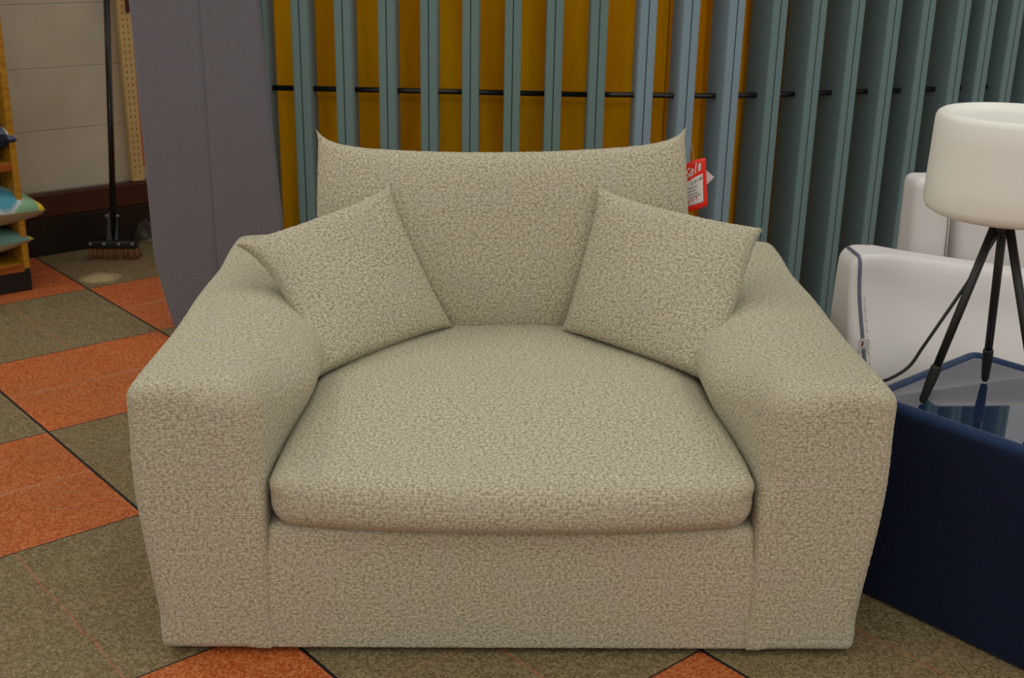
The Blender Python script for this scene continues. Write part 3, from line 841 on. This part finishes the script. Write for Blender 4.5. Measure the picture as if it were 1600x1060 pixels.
def cushion_mat(kind):
    mt, nt, bs = newmat(kind); L = nt.links
    uv = nd(nt, 'ShaderNodeUVMap'); uv.uv_map = 'UVMap'
    sx = nd(nt, 'ShaderNodeSeparateXYZ'); L.new(uv.outputs['UV'], sx.inputs[0])
    bs.inputs['Roughness'].default_value = 0.85
    if kind == 'plaid_cloth':
        def stripes(o, f, ph):
            return math_n(nt, 'FRACT', math_n(nt, 'ADD', math_n(nt, 'MULTIPLY', o, f), ph))
        a = stripes(sx.outputs[0], 9, .2); b = stripes(sx.outputs[1], 9, .4)
        ca = math_n(nt, 'GREATER_THAN', a, 0.5); cb = math_n(nt, 'GREATER_THAN', b, 0.5)
        s = math_n(nt, 'ADD', ca, cb)
        col = ramp(nt, math_n(nt, 'DIVIDE', s, 2.0), [(0.0, s2l((22, 28, 42))), (0.35, s2l((86, 98, 118))), (0.75, s2l((214, 206, 184)))])
        nt.nodes[-1].color_ramp.interpolation = 'CONSTANT'
        L.new(col, bs.inputs['Base Color'])
    else:
        # painted swirls inside a yellow and red border
        vm = nd(nt, 'ShaderNodeVectorMath', operation='DISTANCE'); L.new(uv.outputs['UV'], vm.inputs[0]); vm.inputs[1].default_value = (-0.17, -0.06, 0)
        nz = nd(nt, 'ShaderNodeTexNoise', noise_dimensions='2D'); nz.inputs['Scale'].default_value = 14; L.new(uv.outputs['UV'], nz.inputs['Vector'])
        r = math_n(nt, 'ADD', math_n(nt, 'MULTIPLY', vm.outputs['Value'], 3.6), math_n(nt, 'MULTIPLY', math_n(nt, 'SUBTRACT', nz.outputs['Fac'], 0.5), 0.22))
        if kind == 'painted_cloth':
            st = [(0.0, (70, 140, 160)), (0.20, (80, 160, 186)), (0.27, (210, 216, 212)), (0.31, (140, 186, 150)), (0.50, (124, 164, 128)), (0.60, (150, 182, 200)), (0.72, (176, 196, 190))]
        else:
            st = [(0.0, (90, 120, 110)), (0.30, (100, 140, 130)), (0.55, (120, 150, 150)), (0.72, (150, 170, 180))]
        col = ramp(nt, r, [(p_, s2l(c_)) for p_, c_ in st])
        em = math_n(nt, 'MAXIMUM', math_n(nt, 'MULTIPLY', sx.outputs[1], -1.0), 0.0)
        e1 = ramp(nt, math_n(nt, 'MULTIPLY', em, 3.6), [(0.0, (0, 0, 0)), (0.68, (0, 0, 0)), (0.70, (1, 1, 1))])
        e2 = ramp(nt, math_n(nt, 'MULTIPLY', em, 3.6), [(0.0, (0, 0, 0)), (0.86, (0, 0, 0)), (0.88, (1, 1, 1))])
        col = mix_rgb(nt, e1, col, s2l((226, 200, 24)))
        if kind == 'painted_cloth': col = mix_rgb(nt, e2, col, s2l((206, 52, 44)))
        L.new(col, bs.inputs['Base Color'])
    return mt
M_PLAID = cushion_mat('plaid_cloth'); M_PAINT = cushion_mat('painted_cloth'); M_PAINT2 = cushion_mat('painted_cloth_pale')
M_LINEN = weave_mat('beige_linen_back', (150, 126, 92), 400, 0.12)

def flat_cushion(name, corner, size, ang, thick, mtop, mbot, label, group=None, tilt=0.0, zb=0.0):
    """cushion lying on a shelf; corner = (e, n, z) of its corner that points out, ang = heading of its diagonal away from that corner"""
    e, n, z = corner
    p0 = wpt(e, n, z)
    dirs = [ang + WALL_ANG - PI/4, ang + WALL_ANG + PI/4]
    a = Vector((math.cos(dirs[0]), math.sin(dirs[0]), 0)) * size; b = Vector((math.cos(dirs[1]), math.sin(dirs[1]), 0)) * size
    a.z = tilt; b.z = tilt
    bl, br, tl, tr = p0, p0 + a, p0 + b, p0 + a + b
    ctrl = grid_ctrl(bl, br, tl, tr)
    o = patch_pillow(name, ctrl, (size, size), thick * 0.55, thick * 0.45, mtop, None, 0.012, 0.06, 0.0, 0.45)
    me = o.data; me.materials.append(mbot)
    half = len(me.polygons) // 2
    mi = np.zeros(len(me.polygons), np.int32); mi[half:] = 1
    me.polygons.foreach_set('material_index', mi)
    return tag(o, label, 'cushion', group)
ce, cn = 1.464, 4.461
flat_cushion('cushion', (ce + 0.022, cn - 0.012, 0.197), 0.42, math.radians(140), 0.11, M_PAINT2, M_LINEN,
             'painted cushion with a yellow corner lying lowest on the pine shelf under the brighter one', 'cushions on the pine shelf', -0.03)
flat_cushion('cushion', (ce + 0.080, cn - 0.02, 0.300), 0.44, math.radians(142), 0.17, M_PAINT, M_LINEN,
             'bright painted cushion with yellow and red edge lying on top on the lower shelf', 'cushions on the pine shelf', 0.014)
flat_cushion('cushion', (ce + 0.012, cn - 0.01, 0.570), 0.40, math.radians(140), 0.16, M_PLAID, simple('navy_cloth', (20, 24, 38), 0.9),
             'navy and white checked cushion on the upper board of the pine shelf', 'cushions on the pine shelf', 0.0)

# ------------------------------------------------------------------ off-white leather sofa at the right
WS = empty('leather_sofa', (0.805, 2.605, 0), math.radians(4), 'off white leather sofa with slate piping behind the blue cube table', 'sofa')
V, F, UV = rbox((0.0, 0.0, 0.03), (0.66, 0.23, 0.632), 0.07, 0.010, lambda P: 0.035 + 0.04 * smooth01((P[:, 0] - 0.04) / 0.14) * smooth01((P[:, 2] - 0.3) / 0.2))
x, y, z = V[:, 0].copy(), V[:, 1].copy(), V[:, 2].copy()
V[:, 2] -= smooth01((z - 0.3) / 0.3) * np.clip((x - 0.08) / 0.5, 0, 2) * 0.072
V[:, 1] += (0.11 * smooth01((z - 0.28) / 0.34) + 0.03 * (1 - smooth01(z / 0.4))) * np.clip(1 - y / 0.23, 0, 1)
V[:, 0] -= 0.012 * np.sin(np.clip(z / 0.66, 0, 1) * PI) * (1 - smooth01(x / 0.3))
ARMV, ARMF = V, F
arm_o = mesh_obj('arm', V, F, M_LEATHER, WS)
def on_front(px, pz):
    """nearest front-surface depth of the arm at (x, z)"""
    d = (V[:, 0] - px) ** 2 + (V[:, 2] - pz) ** 2 + (V[:, 1] > 0.25) * 1.0
    return V[np.argmin(d)]
from mathutils.bvhtree import BVHTree
arm_bvh = BVHTree.FromPolygons([tuple(v) for v in V.tolist()], F.tolist())
pp = []
for ph in np.radians(np.linspace(110, 35, 10)):
    o_ = Vector((0.014, 0.17, 0.53)); d_ = Vector((0, -math.cos(ph), math.sin(ph)))
    h_ = arm_bvh.ray_cast(o_ + d_ * 1.0, -d_)[0]
    if h_ is not None: pp.append(tuple(h_ + d_ * 0.001))
for t in np.linspace(0, 1, 22):
    px = 0.014 + 0.02 * t; pz = 0.545 - 0.42 * t
    q = on_front(px, pz); pp.append((px, q[1] - 0.001, pz))
tube('piping', smooth_path(pp, 2), 0.0042, M_PIPING, WS, 10)
st = []
for t in np.linspace(0.02, 1, 60):
    px = 0.026 + 0.02 * t; pz = 0.545 - 0.42 * t
    q = on_front(px, pz); st.append(((px - 0.0012, q[1] - 0.0034, pz - 0.0022), (px + 0.0012, q[1] + 0.002, pz + 0.0022)))
Vs, Fs = box_arrays(st)
tag(mesh_obj('stitching', Vs, Fs, M_STITCH, WS, smooth=False), kind='stuff')
q = on_front(0.022, 0.43)
lb = box('label', (0.006, q[1] - 0.0085, 0.412), (0.030, q[1] - 0.007, 0.452), M_LABEL, WS); lb['label'] = 'small white cloth label sewn in the piping'
box('label_mark', (0.012, q[1] - 0.0092, 0.434), (0.016, q[1] - 0.0086, 0.446), M_LABELRED, lb)
box('label_mark', (0.014, q[1] - 0.0092, 0.417), (0.021, q[1] - 0.0086, 0.429), M_LABELBLUE, lb)
def wblock(name, lo, hi, r, taper=0.0):
    V, F, UV = rbox(lo, hi, r, 0.014)
    h = (V[:, 2] - lo[2]) / (hi[2] - lo[2])
    V[:, 0] += taper * h
    V[:, 1] -= 0.012 * np.sin(np.clip(h, 0, 1) * PI) * (V[:, 1] < (lo[1] + hi[1]) / 2)
    return mesh_obj(name, V, F, M_LEATHER, WS)
wblock('backrest', (0.215, 0.30, 0.10), (0.308, 0.40, 0.775), 0.022, -0.012)
wblock('back_pad', (0.336, 0.31, 0.10), (0.87, 0.40, 0.73), 0.030, -0.01)
wblock('base', (0.04, 0.14, 0.04), (1.0, 0.38, 0.40), 0.03)
tube('seam', [(0.292, 0.295, 0.73), (0.297, 0.288, 0.55), (0.299, 0.288, 0.45)], 0.0010, M_STITCH, WS, 6)

# ------------------------------------------------------------------ navy velvet cube table with glass top
OT = empty('cube_table', (0.726, 2.313, 0), math.atan2(-0.756, 0.655), 'navy velvet cube side table with a glass top right of the armchair', 'side table')
OW, OD, OH = 0.46, 0.436, 0.45
V, F, UV = rbox((0.0, 0.0, 0.0), (OW, OD, OH - 0.012), 0.012, 0.012)
mesh_obj('body', V, F, M_VELVET, OT)
rr = 0.0135
c_ = 0.03
loop = []
for (cx, cy, a0) in ((c_, c_, PI), (OW - c_, c_, 1.5*PI), (OW - c_, OD - c_, 0), (c_, OD - c_, 0.5*PI)):
    for k in range(7):
        a = a0 + k * PI / 12
        loop.append((cx + (c_ - rr) * math.cos(a), cy + (c_ - rr) * math.sin(a)))
V = []; F = []; n = 14
for i, (x, y) in enumerate(loop):
    x0, y0 = loop[i-1]; x1, y1 = loop[(i+1) % len(loop)]
    t = Vector((x1-x0, y1-y0, 0)).normalized(); nn = Vector((t.y, -t.x, 0))
    for k in range(n):
        a = 2*PI*k/n; pt = Vector((x, y, OH - rr)) + nn*rr*math.cos(a) + Vector((0, 0, rr*math.sin(a)))
        V.append(tuple(pt))
for i in range(len(loop)):
    j = (i+1) % len(loop)
    for k in range(n):
        k2 = (k+1) % n; F.append([i*n+k, j*n+k, j*n+k2, i*n+k2])
mesh_obj('rim', np.array(V), F, M_RIMVELVET, OT)
box('glass_top', (0.024, 0.024, OH - 0.0115), (OW - 0.024, OD - 0.024, OH - 0.0065), M_GLASS, OT, 0.001)

# ------------------------------------------------------------------ tripod lamp on the cube table
GZ = OH - 0.0065
LP = empty('tripod_lamp', (0.948, 2.285, GZ), 0, 'black tripod table lamp with a white drum shade on the cube table', 'lamp')
HUBZ = 0.383
FEET = [(0.841 - 0.952, 2.273 - 2.285), (1.016 - 0.952, 2.403 - 2.285), (1.040 - 0.952, 2.175 - 2.285)]
for fx, fy in FEET:
    d = Vector((fx, fy, 0)); un = d.normalized()
    top = Vector((un.x*0.012, un.y*0.012, HUBZ)); bot = Vector((fx, fy, 0.004))
    ax_ = bot - top
    lg = tube('leg', [top + ax_*t for t in (0.0, 0.5, 0.80)], [0.0088, 0.0085, 0.0082], M_LEGBLK, LP, 16)
    tube('foot_tip', [top + ax_*t for t in (0.79, 0.80, 0.81, 0.87, 0.985, 1.0)], [0.0085, 0.0108, 0.0108, 0.0104, 0.0078, 0.0055], M_TIPBLK, lg, 16)
hub = lathe('hub', [(0.006, HUBZ - 0.03), (0.016, HUBZ - 0.026), (0.0185, HUBZ - 0.015), (0.0185, HUBZ + 0.022), (0.010, HUBZ + 0.024)], M_LEGBLK, LP, 28)
V, F = tube_arrays([(-0.006, -0.0178, HUBZ + 0.004), (-0.0062, -0.0205, HUBZ + 0.004)], 0.0035, 12)
mesh_obj('screw', np.array(V), F, M_SCREW, hub)
SB, ST, R0, R1 = HUBZ + 0.012, HUBZ + 0.207, 0.153, 0.1495
prof = [(0.02, SB + 0.004), (R0 - 0.03, SB), (R0 - 0.018, SB + 0.002), (R0 - 0.006, SB + 0.009), (R0, SB + 0.024)]
prof += [(R0 + (R1 - R0) * t, SB + 0.024 + (ST - SB - 0.036) * t) for t in (0.25, 0.5, 0.75, 1.0)]
prof += [(R1 - 0.004, ST - 0.004), (R1 - 0.011, ST), (R1 - 0.017, ST - 0.001), (R1 - 0.023, ST - 0.007), (0.07, ST - 0.012), (0.004, ST - 0.013)]
lathe('shade', prof, M_SHADE, LP, 96)['label'] = 'white drum shade'
CP = [(-0.002, 0.0, HUBZ - 0.02), (-0.035, 0.012, 0.275), (-0.058, 0.010, 0.230), (-0.098, 0.010, 0.152), (-0.116, 0.014, 0.113),
      (-0.137, 0.020, 0.068), (-0.172, 0.030, 0.036), (-0.206, 0.052, 0.013), (-0.226, 0.066, -0.035), (-0.230, 0.072, -0.18), (-0.230, 0.085, -0.34), (-0.226, 0.13, -0.436)]
tube('cord', smooth_path(CP, 8), 0.0034, M_CORD, LP, 10)
